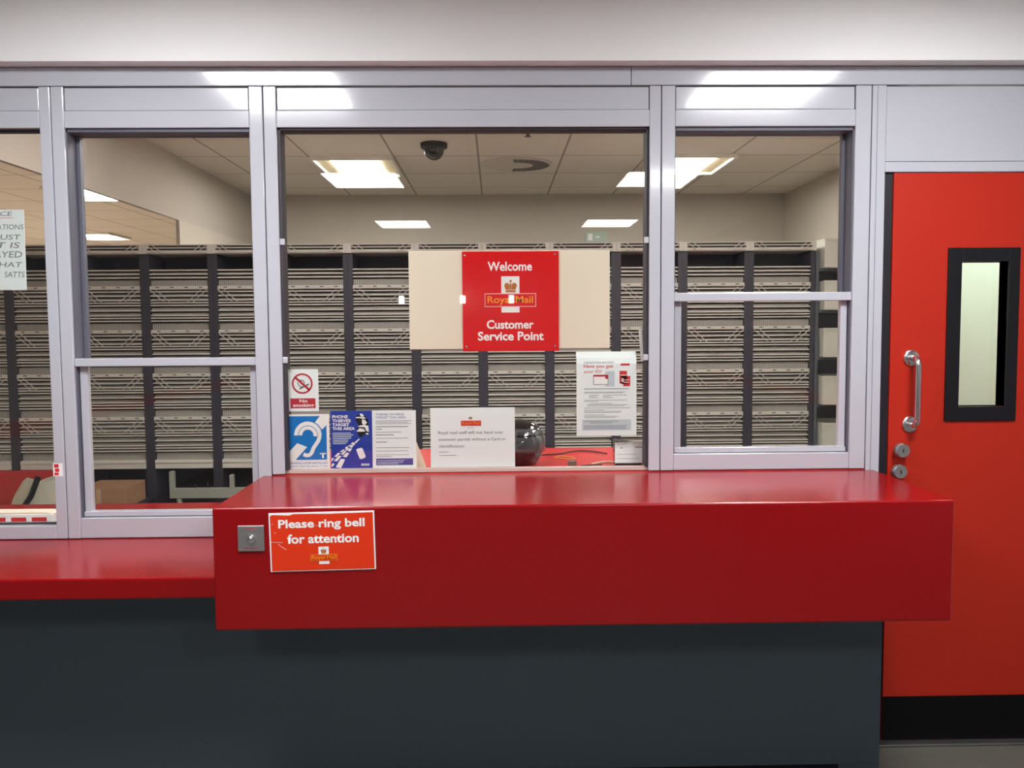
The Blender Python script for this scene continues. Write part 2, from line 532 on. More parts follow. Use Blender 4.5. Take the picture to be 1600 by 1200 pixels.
# bell push on the counter front
bp = tag(empty('bell_push', (-.728, -.56, .939)), 'square steel bell push plate on the high counter front', 'bell push')
MB().box(-.039, .039, -.005, -.0003, -.038, .039).build('plate', M['steel'], bp, bevel=.002)
MB().lathe([(.012, 0), (.012, .004), (.0085, .005), (.0085, .009), (.006, .011), (.002, .0118)], (0, -.005, 0), 'y').build('button', M['chrome'], bp, smooth=True)
MB().box(-.015, .015, -.0056, -.005, .0285, .0305).build('marking', M['print_dred'], bp)
MB().box(-.024, .024, -.0056, -.005, -.029, -.027).build('marking', M['print_dred'], bp)


# ------------------------------------------------------------------ printed sheets and signs
class Sheet:
    """A thin sheet facing the public (-y). ref = rectangle (x0,y0,x1,y1, y down) in which its print is laid out."""

    def __init__(s, name, label, cat, x0, x1, z0, z1, yb, m, ref, thick=.0015, tilt=0, group=None, bevel=0, curl=0):
        s.w, s.h, s.ref = x1 - x0, z1 - z0, ref
        if curl:
            n = 14
            v, f = [], []
            for i in range(n + 1):
                t = i / n
                z = s.h * (t - .5)
                for x in (-s.w / 2, s.w / 2):
                    dy = curl * max(0, (t - .82) / .18) ** 2
                    v.append((x, dy, z))
                    v.append((x, dy - .0008, z))
            mb = MB()
            for i in range(n):
                a = 4 * i
                f += [(a, a + 4, a + 6, a + 2), (a + 1, a + 3, a + 7, a + 5), (a, a + 1, a + 5, a + 4), (a + 2, a + 6, a + 7, a + 3)]
            f += [(0, 2, 3, 1), (4 * n, 4 * n + 1, 4 * n + 3, 4 * n + 2)]
            mb._add(v, f)
            s.front = -.0008
        else:
            mb = MB().box(-s.w / 2, s.w / 2, -thick, 0, -s.h / 2, s.h / 2)
            s.front = -thick
        s.o = mb.build(name, m, None, ((x0 + x1) / 2, yb, (z0 + z1) / 2), bevel=bevel)
        s.o.rotation_euler = (0, -math.radians(tilt), 0)
        tag(s.o, label, cat, group)

    def p(s, x, y):
        a, b, c, d_ = s.ref
        return ((x - a) / (c - a) - .5) * s.w, (.5 - (y - b) / (d_ - b)) * s.h

    def shape(s, name, polys, m, layer=1, parent=None):
        v, f = [], []
        for pl in polys:
            o = len(v)
            v += [(a[0], s.front - .0004 * layer, a[1]) for a in (s.p(*q) for q in pl)]
            f.append(list(range(o, o + len(pl))))
        me = bpy.data.meshes.new(name)
        me.from_pydata(v, [], f)
        bm = bmesh.new()
        bm.from_mesh(me)
        for q in bm.faces:
            q.normal_update()
            if q.normal.y > 0:
                q.normal_flip()
        bmesh.ops.triangulate(bm, faces=bm.faces)
        bm.to_mesh(me)
        bm.free()
        me.materials.append(m)
        o = bpy.data.objects.new(name, me)
        C.objects.link(o)
        o.parent = parent or s.o
        return o

    def rect(s, x0, y0, x1, y1):
        return [(x0, y0), (x1, y0), (x1, y1), (x0, y1)]

    def lines(s, rows, h, m, layer=1, name='text_lines'):
        return s.shape(name, [s.rect(a, y - h / 2, b, y + h / 2) for a, b, y in rows], m, layer)

    def text(s, t, box, m, layer=1, bold=0.0, name='lettering', parent=None, shear=0):
        cu = bpy.data.curves.new('lettering', 'FONT')
        cu.body = t
        cu.size = 1
        cu.offset = bold
        cu.shear = shear
        cu.resolution_u = 3
        ob = bpy.data.objects.new('lettering', cu)
        C.objects.link(ob)
        dg = bpy.context.evaluated_depsgraph_get()
        me = bpy.data.meshes.new_from_object(ob.evaluated_get(dg))
        bpy.data.objects.remove(ob)
        xs = [q.co.x for q in me.vertices]
        ys = [q.co.y for q in me.vertices]
        bx0, bx1, by0, by1 = min(xs), max(xs), min(ys), max(ys)
        (ax, az), (cx, cz) = s.p(box[0], box[1]), s.p(box[2], box[3])
        for q in me.vertices:
            u = (q.co.x - bx0) / (bx1 - bx0)
            k = (q.co.y - by0) / (by1 - by0)
            q.co = (ax + u * (cx - ax), s.front - .0004 * layer, cz + k * (az - cz))
        me.materials.clear()
        me.materials.append(m)
        me.name = name
        o = bpy.data.objects.new(name, me)
        C.objects.link(o)
        o.parent = parent or s.o
        return o

    def crown(s, x0, y0, x1, y1, m, layer, parent=None):
        X = lambda u: x0 + (x1 - x0) * u
        V = lambda u: y0 + (y1 - y0) * u
        pl = [[(X(.12), V(.98)), (X(.12), V(.82)), (X(.88), V(.82)), (X(.88), V(.98))],
              [(X(.12), V(.78)), (X(.0), V(.45)), (X(.1), V(.26)), (X(.32), V(.25)), (X(.42), V(.42)), (X(.42), V(.78))],
              [(X(.88), V(.78)), (X(1.), V(.45)), (X(.9), V(.26)), (X(.68), V(.25)), (X(.58), V(.42)), (X(.58), V(.78))],
              [(X(.44), V(.78)), (X(.44), V(.3)), (X(.56), V(.3)), (X(.56), V(.78))],
              [(X(.46), V(.24)), (X(.46), V(.0)), (X(.54), V(.0)), (X(.54), V(.24))],
              [(X(.38), V(.15)), (X(.38), V(.08)), (X(.62), V(.08)), (X(.62), V(.15))]]
        return s.shape('crown', pl, m, layer, parent)

    def arc(s, cx, cy, r0, r1, a0, a1, n=28):
        t = [math.radians(a0 + (a1 - a0) * i / n) for i in range(n + 1)]
        return [[(cx + r0 * math.cos(t[i]), cy - r0 * math.sin(t[i])), (cx + r1 * math.cos(t[i]), cy - r1 * math.sin(t[i])),
                 (cx + r1 * math.cos(t[i + 1]), cy - r1 * math.sin(t[i + 1])), (cx + r0 * math.cos(t[i + 1]), cy - r0 * math.sin(t[i + 1]))] for i in range(n)]

    def stroke(s, pts, w_):
        out, side = [], []
        for i, p in enumerate(pts):
            a, b = pts[max(i - 1, 0)], pts[min(i + 1, len(pts) - 1)]
            dx, dy = b[0] - a[0], b[1] - a[1]
            l = math.hypot(dx, dy) or 1
            side.append(((p[0] - dy / l * w_ / 2, p[1] + dx / l * w_ / 2), (p[0] + dy / l * w_ / 2, p[1] - dx / l * w_ / 2)))
        for i in range(len(pts) - 1):
            out.append([side[i][0], side[i][1], side[i + 1][1], side[i + 1][0]])
        return out


def cruciform(s, sq, bx, lo, txt, cr, boxm, text_m):
    """The post company's emblem: white square with crown, outlined name box, white foot."""
    e = s.shape('emblem', [s.rect(*sq)], M['white'], 1)
    s.shape('emblem_foot', [s.rect(*lo)], M['white'], 1, e)
    s.crown(*cr, M['crown'], 3, e)
    s.shape('name_box', [s.rect(*bx)], M['print_pink'], 2, e)
    k = max(1.5, (bx[3] - bx[1]) * .055)
    s.shape('name_field', [s.rect(bx[0] + k, bx[1] + k, bx[2] - k, bx[3] - k)], boxm, 3, e)
    s.text('Royal Mail', txt, text_m, 4, .012, parent=e)


IN = .044      # posters stand just behind the 3 cm deep pane
# white board and red sign hung behind the middle of the pane
Sheet('backing_board', 'blank cream board hung behind the red welcome sign', 'board', -.312, .418, 1.479, 1.835, .062, M['paper_cream'], (0, 0, 1, 1), .008, bevel=.002)
sg = Sheet('welcome_sign', 'red acrylic welcome sign hung in the middle of the wide window', 'sign', -.118, .232, 1.471, 1.832, .0535, M['sign_red'], (140, 88, 1165, 1118), .006, bevel=.0012)
sg.text('Welcome', (410, 195, 880, 290), M['white'], 1, .022)
sg.text('Customer', (395, 795, 895, 887), M['white'], 1, .026)
sg.text('Service Point', (300, 915, 1000, 1008), M['white'], 1, .026)
cruciform(sg, (553, 345, 745, 525), (375, 520, 922, 660), (553, 655, 745, 718), (405, 548, 890, 642), (583, 380, 720, 512), M['sign_red'], M['gold'])
for x, y in ((170, 130), (1125, 122), (180, 1073), (1122, 1070)):
    px_, pz_ = sg.p(x, y)
    MB().lathe([(.004, 0), (.004, .0008), (.002, .0014)], (px_, sg.front, pz_), 'y', 14).build('screw', M['chrome'], sg.o, smooth=True)

# no smoking
s = Sheet('no_smoking_sign', 'small white and red no smoking sign on the wide window', 'sign', -.760, -.644, 1.258, 1.411, IN, M['paper'], (125, 112, 458, 555))
pic = s.shape('prohibition_ring', s.arc(292, 262, 90, 108, 0, 360, 40) + s.stroke([(220, 196), (365, 330)], 24), M['print_dred'], 2)
s.shape('cigarette', s.stroke([(262, 318), (360, 268)], 13) + s.stroke([(255, 225), (300, 230), (318, 260)], 9) + s.stroke([(240, 250), (262, 290), (300, 300)], 8), M['ink'], 1)
s.shape('red_field', [s.rect(165, 418, 425, 522)], M['print_dred'], 1)
s.text('No', (260, 428, 342, 462), M['white'], 2, .02)
s.text('smoking', (190, 472, 408, 520), M['white'], 2, .02)

# hearing loop
s = Sheet('hearing_loop_sign', 'blue and white hearing loop sign with an ear symbol', 'sign', -.765, -.608, 1.0475, 1.247, IN, M['white'], (155, 70, 860, 960))
s.shape('blue_field', [s.rect(195, 100, 815, 815)], M['blue'], 1)
for pl in ([(720, 90), (860, 70), (860, 205), (745, 320), (620, 215)], [(190, 690), (335, 540), (495, 605), (300, 818), (190, 818)]):
    s.shape('white_band', [pl], M['white'], 2)
s.shape('ear_edge', s.arc(512, 412, 150, 240, 0, 180, 30), M['blue'], 3)
ear = s.arc(512, 412, 160, 224, 0, 180, 36) + s.arc(512, 412, 92, 150, -8, 180, 36)
ear += s.stroke([(704, 405), (700, 450), (676, 512), (636, 568), (600, 620), (580, 668), (562, 708), (528, 736), (484, 742), (432, 722)], 62)
s.shape('ear_symbol', ear, M['white'], 4)
s.text('T', (702, 705, 800, 790), M['white'], 3, .03)
s.text('HEARING LOOP INSTALLED', (195, 850, 822, 886), M['navy'], 1)
s.text('Switch hearing aid to T-coil', (200, 904, 820, 942), M['navy'], 1)

# phone thieves
s = Sheet('phone_thieves_poster', 'navy blue poster warning of phone thieves', 'poster', -.603, -.4525, 1.0475, 1.2585, IN, M['navy'], (865, 10, 1530, 935))
for t, b in (('PHONE', (895, 80, 1145, 130)), ('THIEVES', (895, 145, 1190, 195)), ('TARGET', (895, 208, 1165, 258)), ('THIS AREA', (895, 270, 1255, 320))):
    s.text(t, b, M['white'], 1, .03)
s.lines([(895, b, 368 + 28 * i) for i, b in enumerate((1190, 1230, 1200, 1190, 1145, 1140, 1110))], 13, M['paleblue'])
tiles = [[(935, 915), (1020, 780), (1090, 790), (1020, 932)], [(905, 815), (990, 730), (1035, 735), (960, 822)], [(1050, 745), (1110, 682), (1160, 690), (1110, 760)],
         [(915, 745), (975, 685), (1020, 690), (955, 750)], [(1022, 705), (1080, 652), (1115, 657), (1055, 718)], [(1130, 652), (1160, 612), (1205, 617), (1170, 667)],
         [(1010, 667), (1060, 630), (1088, 636), (1035, 677)], [(1092, 640), (1130, 602), (1154, 610), (1120, 650)], [(1085, 612), (1120, 580), (1145, 585), (1110, 620)],
         [(1165, 592), (1192, 562), (1230, 567), (1202, 606)], [(1142, 578), (1170, 555), (1192, 560), (1165, 585)], [(1205, 556), (1228, 527), (1262, 536), (1236, 566)],
         [(1182, 545), (1215, 515), (1238, 520), (1205, 550)], [(1240, 520), (1318, 458), (1332, 466), (1270, 530)], [(868, 802), (880, 767), (915, 772), (872, 822)],
         [(868, 892), (885, 850), (920, 862), (882, 912)]]
s.shape('phone_trail', tiles, M['white'], 2)
s.shape('phone', [[(1270, 640), (1285, 622), (1350, 606), (1372, 616), (1420, 740), (1410, 768), (1345, 790), (1322, 782)]], M['white'], 1)
s.shape('rider_silhouette', [[(1335, 55), (1400, 70), (1445, 125), (1475, 170), (1470, 250), (1482, 380), (1440, 398), (1400, 390), (1370, 432), (1325, 430), (1300, 385), (1285, 300), (1320, 245), (1268, 165), (1262, 125)]], M['black'], 1)  # dark printed silhouette of the rider
s.shape('rider', [[(1335, 62), (1370, 54), (1405, 85), (1400, 108), (1350, 98)], [(1262, 128), (1290, 110), (1400, 112), (1440, 132), (1400, 142), (1330, 128)],
                  [(1372, 150), (1420, 158), (1455, 205), (1410, 238), (1370, 215)], [(1300, 268), (1330, 250), (1410, 232), (1472, 255), (1480, 352), (1440, 340), (1412, 276)],
                  [(1278, 342), (1330, 290), (1400, 305), (1422, 345), (1340, 348)], [(1425, 370), (1470, 372), (1475, 392), (1440, 395)]], M['white'], 2)
s.lines([(1200, 1325, 880)], 16, M['violet'], 1, 'logo_band')
s.lines([(1345, 1480, 878)], 34, M['paleblue'], 1, 'logo')

# thieves text
s = Sheet('thieves_notice', 'white text notice about thieves beside the navy poster', 'notice', -.4515, -.2925, 1.0475, 1.2585, IN, M['paper'], (1020, 540, 1470, 1150))
s.text('THIEVES ON BIKES', (1055, 570, 1350, 592), M['violet'], 1)
s.text('TARGET THIS AREA', (1055, 602, 1365, 625), M['violet'], 1)
s.lines([(1055, 1425, 650), (1055, 1390, 666), (1055, 1420, 681), (1055, 1320, 770), (1055, 1390, 835), (1055, 1400, 935), (1055, 1385, 971), (1055, 1395, 1012), (1055, 1220, 1030)], 5, M['ink_l'])
s.lines([(1055, 1390, 712), (1055, 1120, 738), (1055, 1240, 798), (1055, 1170, 876)], 6, M['ink'], 1)
s.shape('footer', [s.rect(1055, 1050, 1436, 1122)], M['violet'], 1)
s.lines([(1065, 1345, 1072), (1065, 1330, 1091), (1065, 1285, 1107)], 7, M['paleblue'], 2)

# staff notice
s = Sheet('parcel_notice', 'large white notice about handing over parcels', 'notice', -.240, .0685, 1.0475, 1.266, IN, M['paper'], (120, 120, 1445, 1050))
e = s.shape('emblem', [s.rect(600, 322, 915, 404)], M['print_red'], 1)
s.text('Royal Mail', (622, 335, 893, 398), M['gold'], 2, parent=e)
s.crown(718, 255, 782, 300, M['crown'], 1, e)
s.lines([(690, 805, 435)], 6, M['ink_l'])
s.text('Royal mail staff will not hand over', (240, 482, 1262, 545), M['ink_l'], 1, .006)
s.text('customer parcels without a Card or', (245, 588, 1300, 650), M['ink_l'], 1, .006)
s.text('identification.', (255, 694, 660, 742), M['ink_l'], 1, .006)
s.lines([(250, 400, 812), (255, 527, 864)], 8, M['ink_l'])

# ID poster
s = Sheet('id_poster', 'tall white poster asking for ID, taped high on the pane', 'poster', .295, .515, 1.158, 1.466, IN + .002, M['paper'], (75, 80, 780, 1055), curl=.02)
s.text('COLLECTING AN ITEM?', (162, 190, 515, 212), M['ink_l'], 1)
s.text('Have you got', (160, 226, 505, 276), M['print_red'], 1, .004)
s.text('your ID?', (160, 290, 372, 334), M['print_red'], 1, .004)
s.lines([(592, 700, 228)], 24, M['print_red'], 1, 'emblem')
s.shape('form_back', [s.rect(412, 305, 522, 482)], M['paleblue'], 1)
s.shape('form_edge', [s.rect(272, 345, 448, 462)], M['ink_l'], 2)
s.shape('form_front', [s.rect(279, 366, 441, 455)], M['white'], 3)
s.shape('form_band', [s.rect(272, 347, 448, 366), [(410, 366), (448, 366), (440, 396), (412, 390)]], M['print_dred'], 4)
s.shape('red_cards', [s.rect(580, 302, 668, 448), s.rect(598, 362, 706, 455), s.rect(622, 448, 704, 480)], M['print_red'], 1)
s.shape('card_bands', [s.rect(590, 345, 660, 358), s.rect(602, 388, 632, 430), s.rect(640, 402, 700, 412), s.rect(630, 428, 690, 440)], M['print_pink'], 2)
s.lines([(165, 690, 509)], 6, M['ink'])
s.lines([(165, 655, 546), (165, 620, 557), (220, 340, 582), (385, 670, 582), (220, 315, 597), (385, 480, 597), (220, 335, 613), (385, 505, 613), (165, 668, 640), (165, 328, 654), (220, 492, 680),
         (200, 682, 694), (200, 640, 708), (165, 706, 731), (165, 402, 754), (165, 605, 770), (165, 590, 784), (165, 405, 812), (165, 575, 828), (165, 535, 843)], 5, M['ink_l'], 1, 'small_print')
s.shape('footer', [s.rect(140, 866, 716, 992)], M['paleblue'], 1)
s.lines([(160, 575, 886), (225, 492, 905), (160, 670, 938), (160, 655, 955), (160, 665, 972)], 6, M['ink_l'], 2)

# handwritten note by the picture edge
s = Sheet('handwritten_note', 'handwritten paper note taped inside the fixed window', 'note', -1.915, -1.682, 1.704, 1.990, .056, M['paper'], (-65, 327, 38, 453), tilt=-.4)
for t, b in (('NOTICE', (-40, 330, 20, 337)), ('POSTAL STATIONS', (-62, 350, 37, 358)), ('YOU MUST', (-58, 366, 32, 374)), ('SEE IT IS', (-52, 378, 30, 387)), ('DISPLAYED', (-55, 392, 33, 402)),
             ('SO THAT', (-44, 409, 33, 417)), ('SATTS', (4, 424, 36, 433))):
    s.text(t, b, M['ink_l'], 1, .004, shear=.15)
s.lines([(-42, 21, 340)], 1.6, M['print_pink'])

# bell sign on the counter front
s = Sheet('bell_sign', 'orange sign asking to ring the bell, screwed to the counter', 'sign', -.674, -.362, .840, 1.0165, -.5603, M['white'], (430, 32, 1500, 638), .003, tilt=.9, bevel=.0008)
s.shape('orange_field', [[(445, 62), (470, 50), (640, 60), (680, 46), (900, 48), (1020, 52), (1485, 46), (1486, 628), (445, 630)]], M['sign_orange'], 1)
s.text('Please ring bell', (525, 102, 1400, 216), M['white'], 2, .028)
s.text('for attention', (612, 254, 1335, 352), M['white'], 2, .028)
cruc = s.shape('emblem', [s.rect(922, 388, 1027, 470)], M['white'], 2)
s.shape('emblem_foot', [s.rect(925, 532, 1030, 568)], M['white'], 2, cruc)
s.crown(944, 402, 1004, 460, M['crown'], 3, cruc)
s.shape('name_box', [s.rect(840, 467, 1112, 537)], M['gold'], 3, cruc)
s.shape('name_field', [s.rect(845, 472, 1107, 532)], M['sign_orange'], 4, cruc)
s.text('Royal Mail', (855, 477, 1097, 528), M['gold'], 5, .01, parent=cruc)
for pts_, w_ in (([(448, 330), (520, 334), (565, 336)], 5), ([(515, 350), (550, 380), (600, 412)], 6), ([(455, 150), (475, 142)], 6), ([(895, 168), (930, 172)], 4), ([(480, 236), (500, 232)], 6)):
    s.shape('scratch', s.stroke(pts_, w_), M['print_pink'], 2)

# red and white sticker on the window stile
s = Sheet('sticker', 'torn red and white sticker on the window stile', 'sticker', -1.588, -1.553, 1.036, 1.083, -.0002, M['white'], (0, 0, 100, 100), .0006)
s.shape('red_print', [s.rect(12, 6, 58, 34), s.rect(20, 40, 62, 66), s.rect(12, 72, 56, 92)], M['print_red'], 1)
# white paper strip hanging inside the pane
Sheet('paper_strip', 'narrow white paper strip hanging at the edge of the wide pane', 'paper', .526, .537, 1.432, 1.548, IN, M['white'], (0, 0, 1, 1), .001, tilt=4)

# ------------------------------------------------------------------ sorting office shell
OX0, OX1, OY1 = -2.2, 2.66, 4.86
struct(MB().box(OX0, OX1, .12, 10.5, -.1, 0).build('floor_office', M['floor_in']), 'dark grey floor of the sorting office', 'floor')
struct(MB().box(-7.0, OX0, .12, 10.5, -.1, 0).build('floor_hall', mat('hall_floor', srgb(190, 180, 168), .5)), 'hall floor past the beam, paled to bounce light', 'floor')  # unseen floor, paled to throw light up onto the hall ceiling
struct(MB().box(-7.0, OX1, .12, 10.5, CEIL, CEIL + .1).build('ceiling_office', M['ceil_in']), 'beige tiled ceiling of the sorting office', 'ceiling')
struct(MB().box(OX0 - .06, OX1, OY1, OY1 + .1, 0, CEIL).build('wall_back', M['wall_in']), 'beige end wall behind the sorting frames', 'wall')
struct(MB().box(OX1, OX1 + .1, .1, OY1 + .1, 0, CEIL).build('wall_office_right', M['wall_in']), 'beige side wall beside the white parcel bins', 'wall')
struct(MB().box(OX0 - .025, OX0, 3.04, OY1, 0, 2.318).build('wall_pier', M['wall_in']), 'beige wall pier below the ceiling beam', 'wall')
struct(MB().box(OX0 - .025, OX0, .12, OY1, 2.318, CEIL).build('beam', M['beam']), 'beige downstand beam across the office ceiling', 'beam')
struct(MB().box(-7.0, OX0 - .06, 10.4, 10.5, 0, CEIL).build('wall_hall_end', M['wall_in']), 'far end wall of the hall past the beam', 'wall')
struct(MB().box(-7.1, -7.0, .12, 10.5, 0, CEIL).build('wall_hall_side', M['wall_in']), 'far side wall of the hall past the beam', 'wall')
struct(MB().box(-7.0, LX0, .02, .12, 0, CEIL).build('wall_hall_front', M['wall_in']), 'front wall of the hall past the beam', 'wall')
struct(MB().box(1.86, OX1, .85, .93, 0, CEIL).build('wall_screen', mat('screen_wall', srgb(216, 224, 220), .8)), 'pale screen wall seen through the door glass', 'wall')


# office lights
def troffer(x, y, label, sx=.29, sy=.345, lamp='panel_office'):
    t = tag(empty('ceiling_light', (x, y, CEIL)), label, 'ceiling light', 'ceiling lights of the sorting office')
    fr = MB()
    fr.box(-sx, -sx + .02, -sy, sy, -.03, -.001).box(sx - .02, sx, -sy, sy, -.03, -.001)
    fr.box(-sx + .02, sx - .02, -sy, -sy + .015, -.03, -.001).box(-sx + .02, sx - .02, sy - .015, sy, -.03, -.001)
    fr.build('frame', M['lamp_frame'], t)
    MB().box(-sx + .02, -.155, -sy + .015, sy - .015, -.01, -.001).build('reflector', M['wing'], t)
    MB().box(.155, sx - .02, -sy + .015, sy - .015, -.01, -.001).build('reflector', M['wing'], t)
    MB().box(-.155, .155, -sy + .015, sy - .015, -.022, -.001).build('diffuser', M[lamp], t)
    return t


troffer(-1.0, 3.40, 'recessed office light above the sorting frames, nearer the beam')
troffer(1.42, 3.36, 'recessed office light above the sorting frames, nearer the bins')
troffer(-3.50, 4.62, 'hall ceiling light cut off by the beam', lamp='panel_hall')
troffer(-5.05, 8.1, 'farthest hall ceiling light past the beam', lamp='panel_hall')
troffer(-1.0, .95, 'office light over the inner counter, nearer the beam')
troffer(1.42, .95, 'office light over the inner counter, nearer the door')
troffer(-6.4, 4.2, 'added unseen hall light by the far side wall, middle of the hall', lamp='panel_hall')  # added out of view to brighten the hall ceiling
troffer(-6.4, 7.4, 'added unseen hall light by the far side wall, deep in the hall', lamp='panel_hall')  # second unseen fill light added for the hall ceiling
troffer(2.15, .45, 'light over the space behind the red door', lamp='panel_back')

# dome camera, round diffuser, sprinkler on the office ceiling
dc = tag(empty('dome_camera', (-.392, 2.655, CEIL)), 'black dome security camera on the office ceiling', 'camera')
MB().lathe([(.088, -.001), (.088, -.028), (.078, -.036)], (0, 0, 0)).build('base', M['black'], dc, smooth=True)
MB().lathe([(.07, -.034)] + [(.066 * math.cos(t * .15), -.045 - .066 * math.sin(t * .15)) for t in range(11)], (0, 0, 0)).build('dome', M['black_gloss'], dc, smooth=True)
dv = tag(empty('air_diffuser', (.17, 3.38, CEIL)), 'round slotted air vent in the office ceiling', 'vent')
MB().lathe([(.26, -.001), (.26, -.006), (.245, -.012), (.05, -.012)], (0, 0, 0), n=40).build('plate', M['vent'], dv, smooth=True)
sl = MB()
for k in range(-9, 10):
    a = math.radians(k * 10.5)
    for r0, r1, wd in ((.12, .238, .013),):
        ca, sa = math.cos(a), math.sin(a)
        q = [(r0, -wd), (r1, -wd * 1.4), (r1, wd * 1.4), (r0, wd)]
        sl._add([(x * ca - y * sa, x * sa + y * ca, -.0125) for x, y in q] + [(x * ca - y * sa, x * sa + y * ca, -.0135) for x, y in q],
                [(0, 1, 2, 3), (7, 6, 5, 4), (0, 4, 5, 1), (1, 5, 6, 2), (2, 6, 7, 3), (3, 7, 4, 0)])
sl.build('slot', M['slot_dark'], dv)
sp = tag(empty('sprinkler', (.21, 2.30, CEIL)), 'small sprinkler head on the office ceiling', 'sprinkler')
MB().lathe([(.03, -.001), (.03, -.006), (.012, -.01), (.01, -.03), (.02, -.032), (.02, -.036)], (0, 0, 0)).build('head', M['slot_dark'], sp, smooth=True)
ex = tag(MB().box(-.1, .1, -.012, 0, -.045, .045).build('exit_sign', M['green'], None, (.93, OY1 - .001, 2.372)), 'pale green exit sign on the office end wall', 'sign')
MB().box(-.075, -.035, -.0135, -.012, -.03, .03).box(-.01, .03, -.0135, -.012, -.006, .006).build('arrow', M['white'], ex)

# ------------------------------------------------------------------ mail sorting frames
SY, PITCH, SX1 = 2.6, .4393, 2.115      # front plane, bay pitch, end of the row
UW = .032                               # half of a post
TOPZ = 2.106
U = .00422                              # one layout unit of the tier pattern
TIER = 67.5 * U
SHELF = [6.0, 10.0, 16.5, 23.0, 27.0, 31.0, 39.0, 46.5, 50.5, 55.0]


def make_frame():
    r = empty('sorting_frame')
    hw = PITCH / 2
    iw = hw - UW
    for s_ in (-1, 1):
        a, b = sorted((s_ * iw, s_ * hw))
        MB().box(a + .0004, b - .0004, 0, .30, 0, TOPZ - .062).build('side_panel', M['upright'], r)
    MB().box(-iw, iw, .285, .30, 0, TOPZ - .002).build('back_panel', M['upright'], r)  # dark back carried to the floor to keep the space underneath dark
    # top tray: end blocks, rails
    t = MB()
    for s_ in (-1, 1):
        a, b = sorted((s_ * (hw - .0008), s_ * (hw - .026)))
        t.box(a, b, -.02, .28, TOPZ - .06, TOPZ)
    for z, hh in ((.0, .006), (.019, .006), (.038, .016)):
        t.box(-hw + .026, hw - .026, -.018, -.006, TOPZ - z - hh, TOPZ - z)
    t.box(-hw + .026, hw - .026, -.006, .28, TOPZ - .06, TOPZ - .054)
    top = t.build('top_tray', M['tray'], r)
    MB().box(-hw + .027, hw - .027, .008, .012, TOPZ - .0535, TOPZ - .004).build('tray_back', M['slot_dark'], top)

    def braces(z, parent, n='wire_brace', x=iw, y=-.012, dz=20 * U, dx=22 * U):
        for s_ in (-1, 1):
            b = MB()
            for o in (0, .038):
                b.tube([(s_ * (x - o), y, z), (s_ * (x - o - dx), y - .004, z - dz)], .0024, 6)
            b.build(n, M['tray'], parent)
    braces(TOPZ - .006, top, dz=.05, dx=.06, x=hw - .028, y=-.024)

    def tier(ztop, shelves, rail=True, h=TIER):
        g = MB()
        edges = [.021 / U - 2.4 if rail else -2.4] + shelves + [h / U]
        for a_, b_ in zip(edges[:-1], edges[1:]):
            za, zc = ztop - (a_ + 2.6) * U, ztop - b_ * U
            if za - zc > .002:
                g.box(-iw, iw, .022, .05, zc, za)
        ob = g.build('pigeonhole_tier', M['rib'], r)
        k = MB()
        for q in shelves:
            z = ztop - q * U
            k.box(-iw, iw, 0, .034, z + .0005, z + .0085)
        k.build('slats', M['tray'], ob)
        if rail:
            MB().box(-iw, iw, -.006, .034, ztop - .021, ztop - .001).build('label_rail', M['tray'], ob)
            q = MB()
            for i in range(4):
                x = -iw + .05 + i * .093
                q.box(x - .012, x + .012, -.007, -.0062, ztop - .013, ztop - .007)
            q.build('label_marking', M['slot_dark'], ob)
            braces(ztop - .022, ob)
        return ob
    z0 = 1.840
    tier(z0 + 25 * U, [2, 8, 13.5], rail=False, h=25 * U)
    for i in range(4):
        tier(z0 - i * TIER, SHELF)
    zb = z0 - 4 * TIER
    b = MB().box(-iw, iw, -.012, .28, zb - .058, zb - .001)
    b.box(-iw, iw, -.018, -.012, zb - .02, zb - .012)
    b.build('bottom_tray', M['tray'], r)
    MB().box(-iw, iw, .05, .285, zb, z0 + 25 * U - .002).build('pigeonhole_block', M['slot_dark'], r)  # dark fill stands in for the shade inside the pigeonhole gaps
    return r


ordinal = ['first', 'second', 'third', 'fourth', 'fifth', 'sixth', 'seventh', 'eighth', 'ninth', 'tenth', 'eleventh', 'twelfth', 'thirteenth']
proto = make_frame()
for i in range(13):
    o = proto if i == 0 else copy_tree(proto)
    o.location = (SX1 - PITCH * (i + .5), SY, 0)
    tag(o, 'grey mail sorting frame, %s along the row counting from the white parcel bins' % ordinal[i], 'sorting frame', 'sorting frames along the office')

# parcel bins on a rack at the end of the row
rk = tag(empty('parcel_rack', (2.31, 2.60, 0)), 'dark grey open rack holding the white parcel bins', 'rack')
MB().box(-.19, -.17, 0, .3, 0, 2.04).box(.17, .19, 0, .3, 0, 2.04).build('upright', M['rack'], rk)
MB().box(-.17, .17, .285, .3, .3, 2.04).build('back_panel', M['rack'], rk)
binz = [1.93, 1.655, 1.345, 1.03, .72]
for i, z in enumerate(binz):
    MB().box(-.17, .17, 0, .285, z - .018, z - .001).build('shelf', M['rack'], rk)
bn = empty('parcel_bin')
g = MB()
g.box(-.155, .155, -.06, -.052, 0, .19).box(-.155, .155, .24, .248, 0, .19).box(-.155, -.147, -.052, .24, 0, .19).box(.147, .155, -.052, .24, 0, .19).box(-.147, .147, -.052, .24, 0, .008)
g.build('tub', M['bin'], bn, bevel=.003)
MB().box(-.16, .16, -.066, -.0605, .176, .192).build('rim', M['bin'], bn)
binl = ['white parcel bin on the top shelf of the rack', 'white parcel bin on the second shelf from the top', 'white parcel bin on the middle shelf of the rack',
        'white parcel bin on the second lowest shelf of the rack', 'white parcel bin on the lowest shelf of the rack']
for i, z in enumerate(binz):
    o = bn if i == 0 else copy_tree(bn)
    o.location = (2.31, 2.60, z)
    tag(o, binl[i], 'bin', 'white bins on the parcel rack')

